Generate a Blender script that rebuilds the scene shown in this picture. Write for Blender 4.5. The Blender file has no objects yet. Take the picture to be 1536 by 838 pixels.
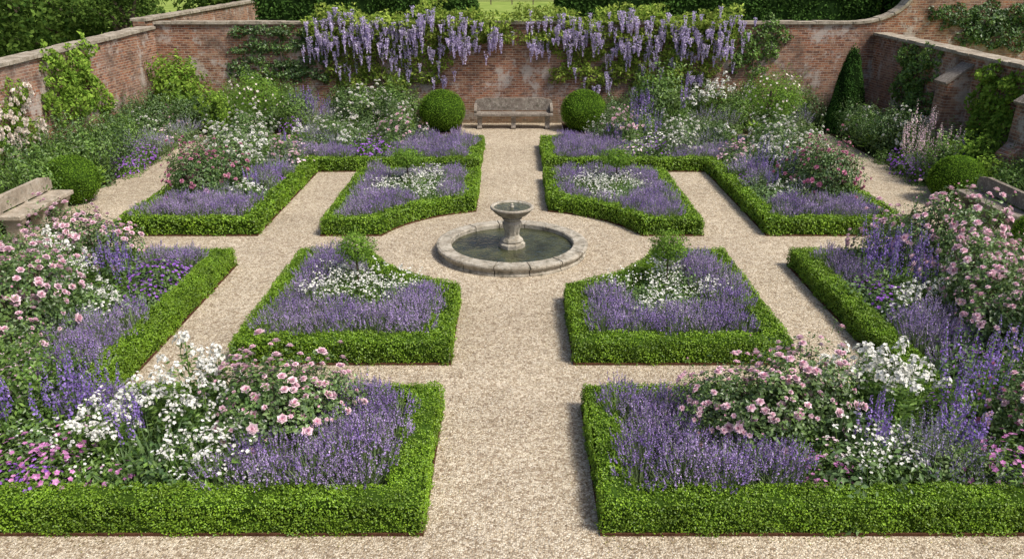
import bpy, math, random
import numpy as np
from mathutils import Vector
random.seed(3)
R = np.random.default_rng(11)
sc = bpy.context.scene
COL = sc.collection
pi = math.pi

# ------------------------------------------------------------------ helpers
def unit(a):
    return a / (np.linalg.norm(a, axis=-1, keepdims=True) + 1e-9)
def rnd(n):
    return R.normal(size=(n, 3))

class MB:
    def __init__(s): s.v = []; s.f = []; s.m = []; s.n = 0
    def add(s, V, F, mat=0):
        V = np.asarray(V, float).reshape(-1, 3); F = np.asarray(F, int)
        if F.ndim == 1: F = F.reshape(1, -1)
        s.v.append(V); s.f.append(F + s.n); s.m.append(np.full(len(F), mat)); s.n += len(V)
    def quads(s, Q, mat=0):
        n = len(Q)
        if n: s.add(Q.reshape(-1, 3), np.arange(4 * n).reshape(n, 4), mat)
    def mesh(s, name, mats, smooth=False):
        me = bpy.data.meshes.new(name)
        V = np.concatenate(s.v)
        me.vertices.add(len(V)); me.vertices.foreach_set("co", V.astype(np.float32).ravel())
        loops = np.concatenate([f.ravel() for f in s.f])
        tot = np.concatenate([np.full(len(f), f.shape[1]) for f in s.f])
        st = np.concatenate([[0], np.cumsum(tot)[:-1]])
        me.loops.add(len(loops)); me.loops.foreach_set("vertex_index", loops.astype(np.int32))
        me.polygons.add(len(tot)); me.polygons.foreach_set("loop_start", st.astype(np.int32))
        me.polygons.foreach_set("material_index", np.concatenate(s.m).astype(np.int32))
        me.polygons.foreach_set("use_smooth", np.full(len(tot), smooth))
        for m in mats: me.materials.append(m)
        me.update(calc_edges=True)
        return me
    def obj(s, name, mats, smooth=False, parent=None, bevel=0):
        o = bpy.data.objects.new(name, s.mesh(name, mats, smooth)); COL.objects.link(o)
        if parent: o.parent = parent
        if bevel:
            b = o.modifiers.new("bevel", 'BEVEL'); b.width = bevel; b.segments = 2; b.limit_method = 'ANGLE'
        return o

def empty(name, loc=(0, 0, 0), rz=0):
    e = bpy.data.objects.new(name, None); e.empty_display_size = .2
    e.location = loc; e.rotation_euler = (0, 0, rz); COL.objects.link(e); return e

def box(mb, x0, x1, y0, y1, z0, z1, mat=0):
    V = [(x0,y0,z0),(x1,y0,z0),(x1,y1,z0),(x0,y1,z0),(x0,y0,z1),(x1,y0,z1),(x1,y1,z1),(x0,y1,z1)]
    mb.add(V, [(0,3,2,1),(4,5,6,7),(0,1,5,4),(1,2,6,5),(2,3,7,6),(3,0,4,7)], mat)

def prism(mb, prof, x0, x1, mat=0, plane='YZ'):
    n = len(prof)
    if plane == 'YZ': f = lambda a, b, t: (t, a, b)
    elif plane == 'XZ': f = lambda a, b, t: (a, t, b)
    else: f = lambda a, b, t: (a, b, t)
    V = [f(a, b, x0) for a, b in prof] + [f(a, b, x1) for a, b in prof]
    mb.add(V, [(i, (i+1) % n, (i+1) % n + n, i + n) for i in range(n)], mat)
    mb.add(V[:n], [list(range(n))[::-1]], mat); mb.add(V[n:], [list(range(n))], mat)

def lathe(mb, prof, seg=48, mat=0, a0=0., a1=2*pi, c=(0, 0)):
    full = abs(a1 - a0 - 2*pi) < 1e-6
    m = seg if full else seg + 1
    A = a0 + (a1 - a0) * np.arange(m) / seg
    P = np.array(prof, float); k = len(P)
    V = np.zeros((m, k, 3)); V[..., 0] = c[0] + np.cos(A)[:, None] * P[:, 0]; V[..., 1] = c[1] + np.sin(A)[:, None] * P[:, 0]; V[..., 2] = P[:, 1]
    F = []
    for i in range(seg):
        j = (i + 1) % m
        for q in range(k - 1):
            F.append((i*k+q, j*k+q, j*k+q+1, i*k+q+1))
    mb.add(V, F, mat)
    if not full:
        mb.add(V[0], [list(range(k))], mat); mb.add(V[-1], [list(range(k))[::-1]], mat)

def tube(mb, pts, rad, mat=0, seg=6):
    pts = np.array(pts, float); n = len(pts); rad = np.broadcast_to(rad, (n,))
    T = unit(np.gradient(pts, axis=0)); up = np.array([.31, .17, .93])
    A = unit(np.cross(T, up)); B = np.cross(T, A)
    a = np.arange(seg) * 2 * pi / seg
    V = pts[:, None] + rad[:, None, None] * (A[:, None] * np.cos(a)[None, :, None] + B[:, None] * np.sin(a)[None, :, None])
    F = [(i*seg+j, i*seg+(j+1) % seg, (i+1)*seg+(j+1) % seg, (i+1)*seg+j) for i in range(n-1) for j in range(seg)]
    mb.add(V, F, mat)

def leafq(base, D, S, N, L, W, fold=.15):
    L = np.broadcast_to(np.asarray(L, float), (len(base),))[:, None]; W = np.broadcast_to(np.asarray(W, float), (len(base),))[:, None]
    mid = base + D * L * .5
    return np.stack([base, mid + S * W * .5 + N * W * fold, base + D * L, mid - S * W * .5 + N * W * fold], 1)

def leaves(mb, P, N, L, W, mat=0, jit=.6, tilt=.4):
    n = len(P)
    if n == 0: return
    N2 = unit(unit(N) + jit * rnd(n) * .6)
    T = unit(np.cross(N2, rnd(n))); D = unit(T + N2 * tilt * R.uniform(-.3, 1, (n, 1))); S = unit(np.cross(N2, D)); N3 = np.cross(D, S)
    s = R.uniform(.7, 1.25, n)
    mb.quads(leafq(P - D * (L * s)[:, None] * .5, D, S, N3, L * s, W * s), mat)

def stems(mb, A, B, w, mat=0):
    D = unit(B - A); S = unit(np.cross(D, rnd(len(A)))) * w * .5
    mb.quads(np.stack([A - S, A + S, B + S * .7, B - S * .7], 1), mat)

def blades(mb, A, D, L, W, mat=0):
    D = unit(D); S = unit(np.cross(D, rnd(len(A)))); N = np.cross(D, S)
    mb.quads(leafq(A, D, S, N, L, W, .1), mat)

def spike(mb, A, D, length, rad, k, size, mat, taper=.75):
    n = len(A); D = unit(D)
    t = np.tile(np.linspace(0, 1, k), n) + R.uniform(-.03, .03, n*k)
    A2 = np.repeat(A, k, 0); D2 = np.repeat(D, k, 0)
    length = np.repeat(np.broadcast_to(length, (n,)), k)
    rad_dir = unit(np.cross(D2, rnd(n*k)))
    P = A2 + D2 * (t * length)[:, None] + rad_dir * (rad * (1 - taper * t))[:, None]
    sz = size * (1 - .5 * t)
    N = unit(rad_dir + D2 * .4 + .3 * rnd(n*k)); T = unit(np.cross(N, rnd(n*k))); S = np.cross(N, T)
    mb.quads(leafq(P - T * sz[:, None] * .5, T, S, N, sz, sz * .9), mat)

def petals(mb, C, N, r, k, mat, cup=.25, w=.75, rot=0):
    n = len(C); N = unit(N); r = np.broadcast_to(r, (n,))
    T = unit(np.cross(N, rnd(n))); B = np.cross(N, T)
    for j in range(k):
        a = 2*pi*j/k + rot
        D0 = T*math.cos(a) + B*math.sin(a); D = unit(D0 + N*cup); S = -T*math.sin(a) + B*math.cos(a)
        mb.quads(leafq(C, D, S, N, r, r*w, .12), mat)

def rosebloom(mb, C, N, r, mat, matc):
    r = np.broadcast_to(r, (len(C),))
    petals(mb, C, N, r, 6, mat, .25, 1.05)
    petals(mb, C + unit(N)*r[:, None]*.12, N, r*.85, 5, mat, .8, 1.1, .5)
    petals(mb, C + unit(N)*r[:, None]*.2, N, r*.7, 5, mat, 1.6, 1.1)
    petals(mb, C + unit(N)*r[:, None]*.25, N, r*.5, 4, matc, 3., 1.2, .4)

def lump(D, amp, ph, fr=3.):
    return 1 + amp*(np.sin(fr*D[:, 0]*1.7+ph) * np.sin(fr*D[:, 1]*1.9+ph*2) + .6*np.sin(fr*D[:, 2]*2.7+ph*3+D[:, 0]*fr*2) + .4*np.sin(fr*3.1*D[:, 0]+fr*2.3*D[:, 1]+ph*5))

def domepts(n, rx, rz, zc, shell=.6, amp=.12, zmin=-.25, fr=3., ph=None):
    D = unit(rnd(int(n*5)+80)); D = D[D[:, 2] > zmin][:n]
    ph = R.uniform(0, 9) if ph is None else ph
    r = (shell + (1-shell)*R.uniform(0, 1, len(D))**.6) * lump(D, amp, ph, fr)
    P = D * r[:, None] * np.array([rx, rx, rz]) + np.array([0, 0, zc])
    P[:, 2] = np.maximum(P[:, 2], .01)
    return P, D

# ------------------------------------------------------------------ materials
class NT:
    def __init__(s, name):
        s.m = bpy.data.materials.new(name); s.m.use_nodes = True
        s.t = s.m.node_tree; s.t.nodes.clear()
        s.out = s.t.nodes.new('ShaderNodeOutputMaterial')
    def n(s, typ, ins=None, **kw):
        nd = s.t.nodes.new(typ)
        for k, v in kw.items(): setattr(nd, k, v)
        for k, v in (ins or {}).items():
            if isinstance(v, bpy.types.NodeSocket): s.t.links.new(v, nd.inputs[k])
            else: nd.inputs[k].default_value = v
        return nd
    def ramp(s, fac, stops):
        r = s.t.nodes.new('ShaderNodeValToRGB'); s.t.links.new(fac, r.inputs[0])
        e = r.color_ramp.elements
        while len(e) < len(stops): e.new(.5)
        for i, (p, c) in enumerate(stops):
            e[i].position = p; e[i].color = (*c, 1) if len(c) == 3 else c
        return r.outputs[0]
    def g(s, fac, a, b):
        return s.n('ShaderNodeMapRange', {0: fac, 1: a[0], 2: a[1], 3: b[0], 4: b[1]}).outputs[0]
    def mix(s, f, a, b, mode='MIX'):
        nd = s.t.nodes.new('ShaderNodeMix'); nd.data_type = 'RGBA'; nd.blend_type = mode
        for i, v in ((0, f), (6, a), (7, b)):
            if isinstance(v, bpy.types.NodeSocket): s.t.links.new(v, nd.inputs[i])
            else: nd.inputs[i].default_value = v if i == 0 else ((*v, 1) if len(v) == 3 else v)
        return nd.outputs[2]
    def math(s, op, a, b=0):
        return s.n('ShaderNodeMath', {0: a, 1: b}, operation=op).outputs[0]
    def pos(s): return s.n('ShaderNodeNewGeometry').outputs['Position']
    def noise(s, scale, det=3, vec=None, rough=.55):
        return s.n('ShaderNodeTexNoise', {'Vector': vec or s.pos(), 'Scale': scale, 'Detail': det, 'Roughness': rough}).outputs[0]
    def finish(s, sh): s.t.links.new(sh, s.out.inputs[0]); return s.m

def leafmat(name, c1, c2, tr=.25, rough=.55, var=.35, ns=2.2, gl=0.):
    t = NT(name)
    isl = t.n('ShaderNodeNewGeometry').outputs['Random Per Island']
    col = t.mix(isl, c1, c2)
    v1 = t.g(t.noise(ns, 1), (.3, .7), (1-var, 1+var))
    v3 = t.g(t.math('FRACT', t.math('MULTIPLY', isl, 37.7)), (0, 1), (.72, 1.25))
    col = t.n('ShaderNodeVectorMath', {0: col, 'Scale': t.math('MULTIPLY', v1, v3)}, operation='SCALE').outputs[0]
    p = t.n('ShaderNodeBsdfDiffuse', {'Color': col}).outputs[0]
    if tr:
        p = t.n('ShaderNodeMixShader', {0: tr, 1: p, 2: t.n('ShaderNodeBsdfTranslucent', {'Color': col}).outputs[0]}).outputs[0]
    if gl:
        p = t.n('ShaderNodeMixShader', {0: gl, 1: p, 2: t.n('ShaderNodeBsdfGlossy', {'Color': (1, 1, 1, 1), 'Roughness': .45}).outputs[0]}).outputs[0]
    return t.finish(p)

M = {}
M['box'] = leafmat('box_leaf', (.105,.215,.011), (.27,.43,.03), .28, .5, .28, 2.6, .03)
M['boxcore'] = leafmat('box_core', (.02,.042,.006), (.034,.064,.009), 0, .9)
M['yew'] = leafmat('yew_leaf', (.03,.068,.015), (.07,.135,.028), .15, .6, .4, 1.2)
M['yewcore'] = leafmat('yew_core', (.01,.022,.006), (.014,.03,.008), 0, .9)
M['grey'] = leafmat('lavender_leaf', (.13,.20,.075), (.27,.345,.16), .2, .7, .2)
M['lav'] = leafmat('lavender_flower', (.27,.18,.42), (.56,.44,.70), .25, .7, .22, 3.)
M['lav2'] = leafmat('lavender_bud', (.20,.12,.37), (.40,.29,.58), .2, .7, .22, 3.)
M['nepf'] = leafmat('catmint_flower', (.30,.24,.47), (.54,.46,.70), .25, .7, .2, 3.)
M['violet'] = leafmat('violet_flower', (.20,.06,.40), (.42,.20,.62), .25, .6, .2)
M['salvia'] = leafmat('salvia_flower', (.17,.10,.39), (.42,.30,.66), .25, .6, .2)
M['magenta'] = leafmat('magenta_flower', (.45,.13,.36), (.70,.36,.60), .3, .6, .2)
M['white'] = leafmat('white_flower', (.70,.70,.62), (.84,.83,.80), .25, .6, .08)
M['pink'] = leafmat('pink_petal', (.78,.52,.60), (.88,.73,.77), .3, .55, .1)
M['pinkc'] = leafmat('pink_petal_centre', (.72,.36,.48), (.82,.54,.64), .3, .55, .1)
M['rosem'] = leafmat('rose_magenta_petal', (.52,.17,.30), (.72,.40,.50), .3, .55, .1)
M['cream'] = leafmat('cream_petal', (.78,.70,.60), (.84,.78,.72), .3, .55, .05)
M['green'] = leafmat('green_leaf', (.07,.15,.027), (.20,.325,.06), .3, .5, .3, 2.2, .03)
M['roseleaf'] = leafmat('rose_leaf', (.06,.125,.03), (.165,.265,.065), .28, .5, .3, 2.2, .05)
M['dark'] = leafmat('dark_leaf', (.042,.10,.025), (.12,.20,.045), .25, .45, .3, 2.2, .04)
M['bright'] = leafmat('bright_leaf', (.12,.23,.03), (.30,.44,.07), .35, .5, .25)
M['wleaf'] = leafmat('wisteria_leaf', (.13,.23,.03), (.40,.48,.10), .35, .5, .3, 1.5)
M['wis'] = leafmat('wisteria_flower', (.42,.34,.62), (.80,.73,.86), .35, .6, .12)
M['bluegreen'] = leafmat('bluegreen_leaf', (.11,.185,.075), (.22,.325,.14), .25, .6, .2)
M['yewcone'] = leafmat('cone_leaf', (.022,.06,.014), (.065,.14,.028), .1, .6, .2)
M['litter'] = leafmat('leaf_litter', (.16,.10,.05), (.40,.36,.16), 0, .8, .2)

def stonemat(name, c1, c2, c3, sc_=4., lich=.5, bump=.35, dk=.55):
    t = NT(name); n1 = t.noise(sc_, 6, rough=.65); n2 = t.noise(sc_*4.5, 4); n3 = t.noise(sc_*14, 3)
    c = t.ramp(n1, [(.3, c1), (.55, c2), (.72, c3)])
    c = t.mix(t.g(n2, (.56, .66), (0, lich)), c, (.54,.52,.45))
    c = t.mix(t.g(t.noise(sc_*2.2, 5), (.54, .68), (0, dk)), c, (.09,.088,.06))
    c = t.mix(1., c, t.ramp(n3, [(.3, (.78,.78,.78)), (.7, (1.1,1.1,1.1))]), 'MULTIPLY')
    b = t.n('ShaderNodeBump', {'Height': t.math('ADD', n2, t.math('MULTIPLY', n3, .6)), 'Strength': bump, 'Distance': .02}).outputs[0]
    return t.finish(t.n('ShaderNodeBsdfDiffuse', {'Color': c, 'Normal': b}).outputs[0])
M['stone'] = stonemat('weathered_stone', (.22,.19,.145), (.41,.37,.30), (.54,.50,.42), 4., .6, .6, .7)
M['benchstone'] = stonemat('bench_stone', (.14,.115,.095), (.25,.215,.18), (.36,.32,.27), 5)
M['benchwarm'] = stonemat('bench_stone_warm', (.24,.20,.15), (.40,.34,.265), (.48,.43,.35), 4)
M['coping'] = stonemat('coping_stone', (.19,.155,.115), (.38,.33,.26), (.50,.45,.37), 3)

def brickmat():
    t = NT('old_brick'); pos = t.pos()
    sp = t.n('ShaderNodeSeparateXYZ', {0: pos})
    u = t.math('ADD', sp.outputs[0], sp.outputs[1])
    wob = t.math('MULTIPLY', t.noise(1.3, 1), .02)
    v = t.n('ShaderNodeCombineXYZ', {0: u, 1: t.math('ADD', sp.outputs[2], wob), 2: 0.}).outputs[0]
    br = t.n('ShaderNodeTexBrick', {'Vector': v, 'Color1': (.33,.14,.08,1), 'Color2': (.13,.062,.046,1), 'Mortar': (.42,.36,.29,1), 'Scale': 1., 'Mortar Size': .009, 'Mortar Smooth': .3, 'Bias': -.1, 'Brick Width': .225, 'Row Height': .075})
    v2 = t.n('ShaderNodeVectorMath', {0: v, 1: (1/.225, 1/.075, 1)}, operation='MULTIPLY').outputs[0]
    wn = t.n('ShaderNodeTexNoise', {'Vector': v2, 'Scale': .9, 'Detail': 1.}).outputs[0]
    c = t.mix(t.g(wn, (.48, .68), (0, .7)), br.outputs[0], (.40,.26,.17))
    c = t.mix(t.g(wn, (.42, .30), (0, .6)), c, (.09,.058,.05))
    c = t.mix(t.g(t.noise(.5, 4, rough=.6), (.48, .66), (0, .4)), c, (.36,.28,.23))
    big = t.noise(1.3, 6, rough=.78)
    c = t.mix(t.g(big, (.52, .60), (0, .7)), c, (.50,.455,.41))
    c = t.mix(t.g(t.noise(.9, 6, rough=.75), (.52, .66), (0, .7)), c, (.09,.07,.058))
    low = t.g(t.math('ADD', sp.outputs[2], t.math('MULTIPLY', t.noise(2.2, 3), 1.2)), (1.6, .6), (0, .6))
    c = t.mix(low, c, (.10,.095,.055))
    b = t.n('ShaderNodeBump', {'Height': t.math('ADD', t.math('SUBTRACT', 1., br.outputs[1]), t.math('MULTIPLY', t.noise(30, 2), .7)), 'Strength': .7, 'Distance': .015}).outputs[0]
    return t.finish(t.n('ShaderNodeBsdfDiffuse', {'Color': c, 'Normal': b}).outputs[0])
M['brick'] = brickmat()

def gravelmat():
    t = NT('pea_gravel'); pos = t.pos()
    vo = t.n('ShaderNodeTexVoronoi', {'Vector': pos, 'Scale': 54.}); vb = t.n('ShaderNodeTexVoronoi', {'Vector': pos, 'Scale': 28.})
    r = t.n('ShaderNodeSeparateColor', {0: vo.outputs['Color']}).outputs[0]
    c = t.ramp(r, [(0, (.24,.185,.125)), (.25, (.42,.35,.255)), (.6, (.56,.485,.37)), (1, (.77,.70,.58))])
    r2 = t.n('ShaderNodeSeparateColor', {0: vb.outputs['Color']}).outputs[1]
    c = t.mix(t.g(r2, (.76, .94), (0, .55)), c, (.72,.655,.54))
    c = t.mix(t.g(r2, (.20, .04), (0, .6)), c, (.23,.17,.12))
    c = t.mix(t.g(vo.outputs['Distance'], (.4, .8), (0, .55)), c, (.19,.145,.10))
    c = t.mix(1., c, t.ramp(t.noise(.5, 5, rough=.65), [(.3, (.82,.80,.77)), (.7, (1.09,1.08,1.05))]), 'MULTIPLY')
    c = t.mix(1., c, t.ramp(t.noise(5, 4, rough=.7), [(.32, (.84,.83,.82)), (.68, (1.1,1.1,1.09))]), 'MULTIPLY')
    h = t.math('SUBTRACT', t.math('MULTIPLY', vo.outputs['Distance'], -1.), t.math('MULTIPLY', vb.outputs['Distance'], .6))
    b = t.n('ShaderNodeBump', {'Height': h, 'Strength': .85, 'Distance': .014}).outputs[0]
    return t.finish(t.n('ShaderNodeBsdfDiffuse', {'Color': c, 'Normal': b}).outputs[0])
M['gravel'] = gravelmat()

def simple(name, c1, c2, scl=5, rough=.9, bump=.4):
    t = NT(name); n = t.noise(scl, 4, rough=.65)
    b = t.n('ShaderNodeBump', {'Height': t.noise(scl*6, 2), 'Strength': bump, 'Distance': .02}).outputs[0]
    return t.finish(t.n('ShaderNodeBsdfDiffuse', {'Color': t.ramp(n, [(.3, c1), (.7, c2)]), 'Normal': b}).outputs[0])
M['soil'] = simple('soil', (.025,.017,.011), (.07,.05,.032), 12)
M['grass'] = simple('grass', (.14,.21,.04), (.30,.37,.10), .35)
M['bark'] = simple('bark', (.06,.042,.03), (.15,.12,.09), 9)
M['rust'] = simple('rusty_edging', (.05,.025,.015), (.12,.06,.035), 9)
M['fence'] = simple('fence_wood', (.12,.09,.06), (.22,.18,.13), 9)
M['pebble'] = leafmat('pebble', (.28,.22,.155), (.76,.70,.60), 0, .8, .1)
t = NT('pond_water')
b = t.n('ShaderNodeBump', {'Height': t.n('ShaderNodeTexNoise', {'Vector': t.pos(), 'Scale': 7., 'Detail': 3., 'Distortion': 1.5}).outputs[0], 'Strength': .7, 'Distance': .04}).outputs[0]
M['water'] = t.finish(t.n('ShaderNodeBsdfPrincipled', {'Base Color': t.ramp(t.noise(3, 4), [(.35, (.02,.024,.012)), (.7, (.075,.08,.035))]), 'Roughness': .04, 'Normal': b, 'IOR': 1.5}).outputs[0])

# ------------------------------------------------------------------ ground
def sheet(name, poly, z, mat, parent=None):
    mb = MB(); mb.add([(x, y, z) for x, y in poly], [list(range(len(poly)))]); return mb.obj(name, [mat], parent=parent)
sheet('lawn_ground', [(-900,-300),(900,-300),(900,1500),(-900,1500)], 0, M['grass'])
sheet('gravel_path', [(-11.9,-8),(12.0,-8),(12.0,28.0),(-11.9,28.0)], .004, M['gravel'])

n = 38000
P = np.stack([R.uniform(-6, 6, n), 4.6 + 12*R.uniform(0, 1, n)**1.3, np.full(n, .006)], 1)
s = R.uniform(.003, .0085, n)
oc = np.array([(1,0,0),(-1,0,0),(0,1,0),(0,-1,0),(0,0,.6),(0,0,-.6)], float)
V = P[:, None] + oc[None] * s[:, None, None] * R.uniform(.7, 1.4, (n, 6, 1))
F = np.array([(0,2,4),(2,1,4),(1,3,4),(3,0,4)])[None] + (np.arange(n)*6)[:, None, None]
mb = MB(); mb.add(V, F.reshape(-1, 3)); mb.obj('loose_gravel', [M['pebble']], smooth=True)

# ------------------------------------------------------------------ beds and hedges
def area(p):
    p = np.array(p); q = np.roll(p, -1, 0); return .5*np.sum(p[:, 0]*q[:, 1]-q[:, 0]*p[:, 1])
def ccw(p): return list(p) if area(p) > 0 else list(p)[::-1]
def offset(p, d):
    p = np.array(p, float); e = unit(np.roll(p, -1, 0)-p); nrm = np.stack([-e[:, 1], e[:, 0]], 1)
    n0 = np.roll(nrm, 1, 0); m = unit(n0+nrm); return p + m * (d/np.maximum(.3, np.sum(m*nrm, 1)))[:, None]
def mirror(p): return [(-x, y) for x, y in p]
def inside(poly, x, y):
    c = False; n = len(poly)
    for i in range(n):
        x1, y1 = poly[i]; x2, y2 = poly[(i+1) % n]
        if (y1 > y) != (y2 > y) and x < (x2-x1)*(y-y1)/(y2-y1)+x1: c = not c
    return c
TH, HH = .35, .34
litter = MB()
def hedge(poly, dens, L, name='box_hedge'):
    poly = ccw(poly)
    O = np.array(poly, float); I = offset(O, TH)
    mb = MB()
    prof = [(0, .0), (-.015, .45), (.0, .92), (.07, 1.0), (.93, 1.0), (1.0, .92), (1.015, .45), (1.0, .0)]
    nE = len(poly)
    for i in range(nE):
        o0, o1, i0, i1 = O[i], O[(i+1) % nE], I[i], I[(i+1) % nE]
        e = unit(o1-o0); out = np.array([e[1], -e[0]])
        # fallen clippings and leaves along the foot of the hedge
        k = int(np.linalg.norm(o1-o0)*26); s = R.uniform(0, 1, (k, 1)); q = o0+(o1-o0)*s+out*(.03+R.exponential(.10, (k, 1)))
        leaves(litter, np.concatenate([q, np.full((k, 1), .014)], 1), np.array([0, 0, 1.])+np.zeros((k, 3)), .022, .013, 0, .4, .2)
        for j in range(len(prof)-1):
            (u0, v0), (u1, v1) = prof[j], prof[j+1]
            seg = math.hypot((u1-u0)*TH, (v1-v0)*HH); ln = .5*(np.linalg.norm(o1-o0)+np.linalg.norm(i1-i0))
            k = int(seg*ln*dens*R.uniform(.97, 1.03))
            def pt(u, v, s, ins=0.):
                A = o0+(o1-o0)*s; B = i0+(i1-i0)*s; uu = u + ins*(1-2*u)
                p = A+(B-A)*uu; return np.concatenate([p, (v*HH*(1-ins*.6))[..., None]], -1)
            Vc = []
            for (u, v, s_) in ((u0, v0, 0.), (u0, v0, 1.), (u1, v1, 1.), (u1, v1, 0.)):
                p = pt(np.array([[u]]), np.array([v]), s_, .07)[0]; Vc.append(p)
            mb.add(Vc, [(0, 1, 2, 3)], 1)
            if k < 1: continue
            s = R.uniform(0, 1, k)[:, None]; w = R.uniform(0, 1, k)
            u = (u0+(u1-u0)*w)[:, None]; v = v0+(v1-v0)*w
            P = pt(u, v, s)
            nu = (v1-v0)*HH; nv = -(u1-u0)*TH
            N = np.zeros((k, 3)); N[:, :2] = out*(nu); N[:, 2] = -nv
            N = unit(N)
            wv = .012*np.sin(P[:, 0]*5.1+P[:, 1]*3.7)+.010*np.sin(P[:, 0]*11.3-P[:, 1]*9.1+P[:, 2]*8)+.008*np.sin(P[:, 0]*27+P[:, 1]*23+P[:, 2]*31)
            P = P + N*(wv+R.normal(0, .010, k)+np.where(R.uniform(0, 1, k) < .05, .022, 0))[:, None]
            P[:, 2] = np.maximum(P[:, 2], .012)
            leaves(mb, P, N+np.array([0, 0, .25]), L, L*.62, 0, 1.2, .7)
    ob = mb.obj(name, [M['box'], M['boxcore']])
    eb = MB(); E0 = offset(O, -.018); E1 = offset(O, -.002)
    for i in range(nE):
        a, b_ = E0[i], E0[(i+1) % nE]; c, d = E1[i], E1[(i+1) % nE]
        eb.add([(*a, 0), (*b_, 0), (*b_, .035), (*a, .035)], [(0, 1, 2, 3)]); eb.add([(*a, .035), (*b_, .035), (*d, .035), (*c, .035)], [(0, 1, 2, 3)])
    eb.obj('edging', [M['rust']], parent=ob)
    sheet('soil', [tuple(q) for q in offset(O, .05)], .03, M['soil'], parent=ob)
    return [tuple(q) for q in offset(O, TH+.04)]

CX, CY = 0., 14.5
def arc(R_, p0, p1, n=12):
    a0 = math.atan2(p0[1]-CY, p0[0]); a1 = math.atan2(p1[1]-CY, p1[0])
    while a1-a0 > pi: a1 -= 2*pi
    while a1-a0 < -pi: a1 += 2*pi
    return [(R_*math.cos(a0+(a1-a0)*i/n), CY+R_*math.sin(a0+(a1-a0)*i/n)) for i in range(n+1)]
ra = 2.60; ya = CY-math.sqrt(ra**2-.84**2); xa = math.sqrt(ra**2-(CY-13.73)**2)
innerF = [(-.84, 9.82)] + arc(ra, (-.84, ya), (-xa, 13.73)) + [(-3.78, 13.73), (-3.78, 9.82)]
rb = 2.77; yb = CY+math.sqrt(rb**2-.80**2); xb = math.sqrt(rb**2-(15.44-CY)**2)
innerB = [(-.80, 19.95), (-3.8, 19.95), (-3.8, 15.44)] + arc(rb, (-xb, 15.44), (-.80, yb))
frontL = [(-.85, 6.30), (-.85, 8.68), (-4.95, 8.68), (-4.95, 13.73), (-7.9, 13.73), (-7.9, 6.30)]
backL = [(-5.08, 15.44), (-5.08, 20.87), (-.84, 20.87), (-.84, 24.1), (-7.9, 24.1), (-7.9, 15.44)]
beds = {}
for nm, pl, dn, L in (('IF', innerF, 4200, .028), ('IB', innerB, 2200, .038), ('F', frontL, 6000, .024), ('B', backL, 1500, .045)):
    beds[nm+'L'] = hedge(pl, dn, L); beds[nm+'R'] = hedge(mirror(pl), dn, L)
litter.obj('leaf_litter', [M['litter']])

# ------------------------------------------------------------------ plant prototypes
def p_lav(sd):
    mb = MB(); n = 84
    a = R.uniform(0, 2*pi, n); rr = np.sqrt(R.uniform(0, 1, n))
    h = .48-.14*rr**2+R.normal(0, .045, n)
    A = np.stack([np.cos(a)*rr*.09, np.sin(a)*rr*.09, np.full(n, .03)], 1)
    B = np.stack([np.cos(a)*rr*.28+R.normal(0, .02, n), np.sin(a)*rr*.28+R.normal(0, .02, n), h], 1)
    stems(mb, A, B, .007, 0); D = unit(B-A)
    spike(mb, B-D*.075, D+np.array([0,0,.3]), R.uniform(.06, .11, n), .012, 10, .021, 1 if sd % 3 else 2)
    m = 230; a = R.uniform(0, 2*pi, m); rr = np.sqrt(R.uniform(0, 1, m))
    A = np.stack([np.cos(a)*rr*.15, np.sin(a)*rr*.15, R.uniform(.03, .18, m)], 1)
    D = np.stack([np.cos(a)*rr*.8, np.sin(a)*rr*.8, np.full(m, .9)], 1)+.25*rnd(m)
    blades(mb, A, D, R.uniform(.15, .27, m), .014, 0)
    return mb, [M['grey'], M['lav'], M['lav2']]
def p_salv(sd, flo='salvia', H=.92, ns=15):
    mb = MB(); n = ns
    a = R.uniform(0, 2*pi, n); rr = np.sqrt(R.uniform(0, 1, n))
    A = np.stack([np.cos(a)*rr*.14, np.sin(a)*rr*.14, np.zeros(n)], 1)
    B = np.stack([np.cos(a)*rr*.28, np.sin(a)*rr*.28, H*R.uniform(.75, 1.12, n)], 1); D = unit(B-A)
    stems(mb, A, B, .009, 0); ln = R.uniform(.24, .40, n)*H/.9
    spike(mb, B-D*ln[:, None], D, ln, .034, 38, .036, 1, .7)
    P, N = domepts(480, .27, .50*H, .05, .35, .15); leaves(mb, P, N, .062, .028, 0)
    return mb, [M['green'], M[flo]]
def p_phlox(sd, flo='white', H=.95, ns=15):
    mb = MB(); n = ns
    a = R.uniform(0, 2*pi, n); rr = np.sqrt(R.uniform(0, 1, n))
    A = np.stack([np.cos(a)*rr*.15, np.sin(a)*rr*.15, np.zeros(n)], 1)
    B = np.stack([np.cos(a)*rr*.32, np.sin(a)*rr*.32, H*(1.04-.25*rr)*R.uniform(.78, 1.1, n)], 1); D = unit(B-A)
    stems(mb, A, B, .009, 0)
    k = 24; t_ = np.tile(np.linspace(.15, .93, k), n)[:, None]; A2 = np.repeat(A, k, 0); B2 = np.repeat(B, k, 0)
    blades(mb, A2+(B2-A2)*t_, np.cross(np.repeat(D, k, 0), rnd(n*k))*1.1+np.array([0, 0, .35]), R.uniform(.07, .12, n*k), .028, 0)
    k = 14; C = np.repeat(B, k, 0); dd = unit(rnd(n*k)); dd[:, 2] = np.abs(dd[:, 2])*1.1
    C = C+dd*np.array([.052, .052, .08])*R.uniform(.8, 1.3, (n*k, 1))-np.array([0, 0, .03]); petals(mb, C, dd, R.uniform(.018, .028, n*k), 5, 1, .15, .85)
    return mb, [M['green'], M[flo]]
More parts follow.
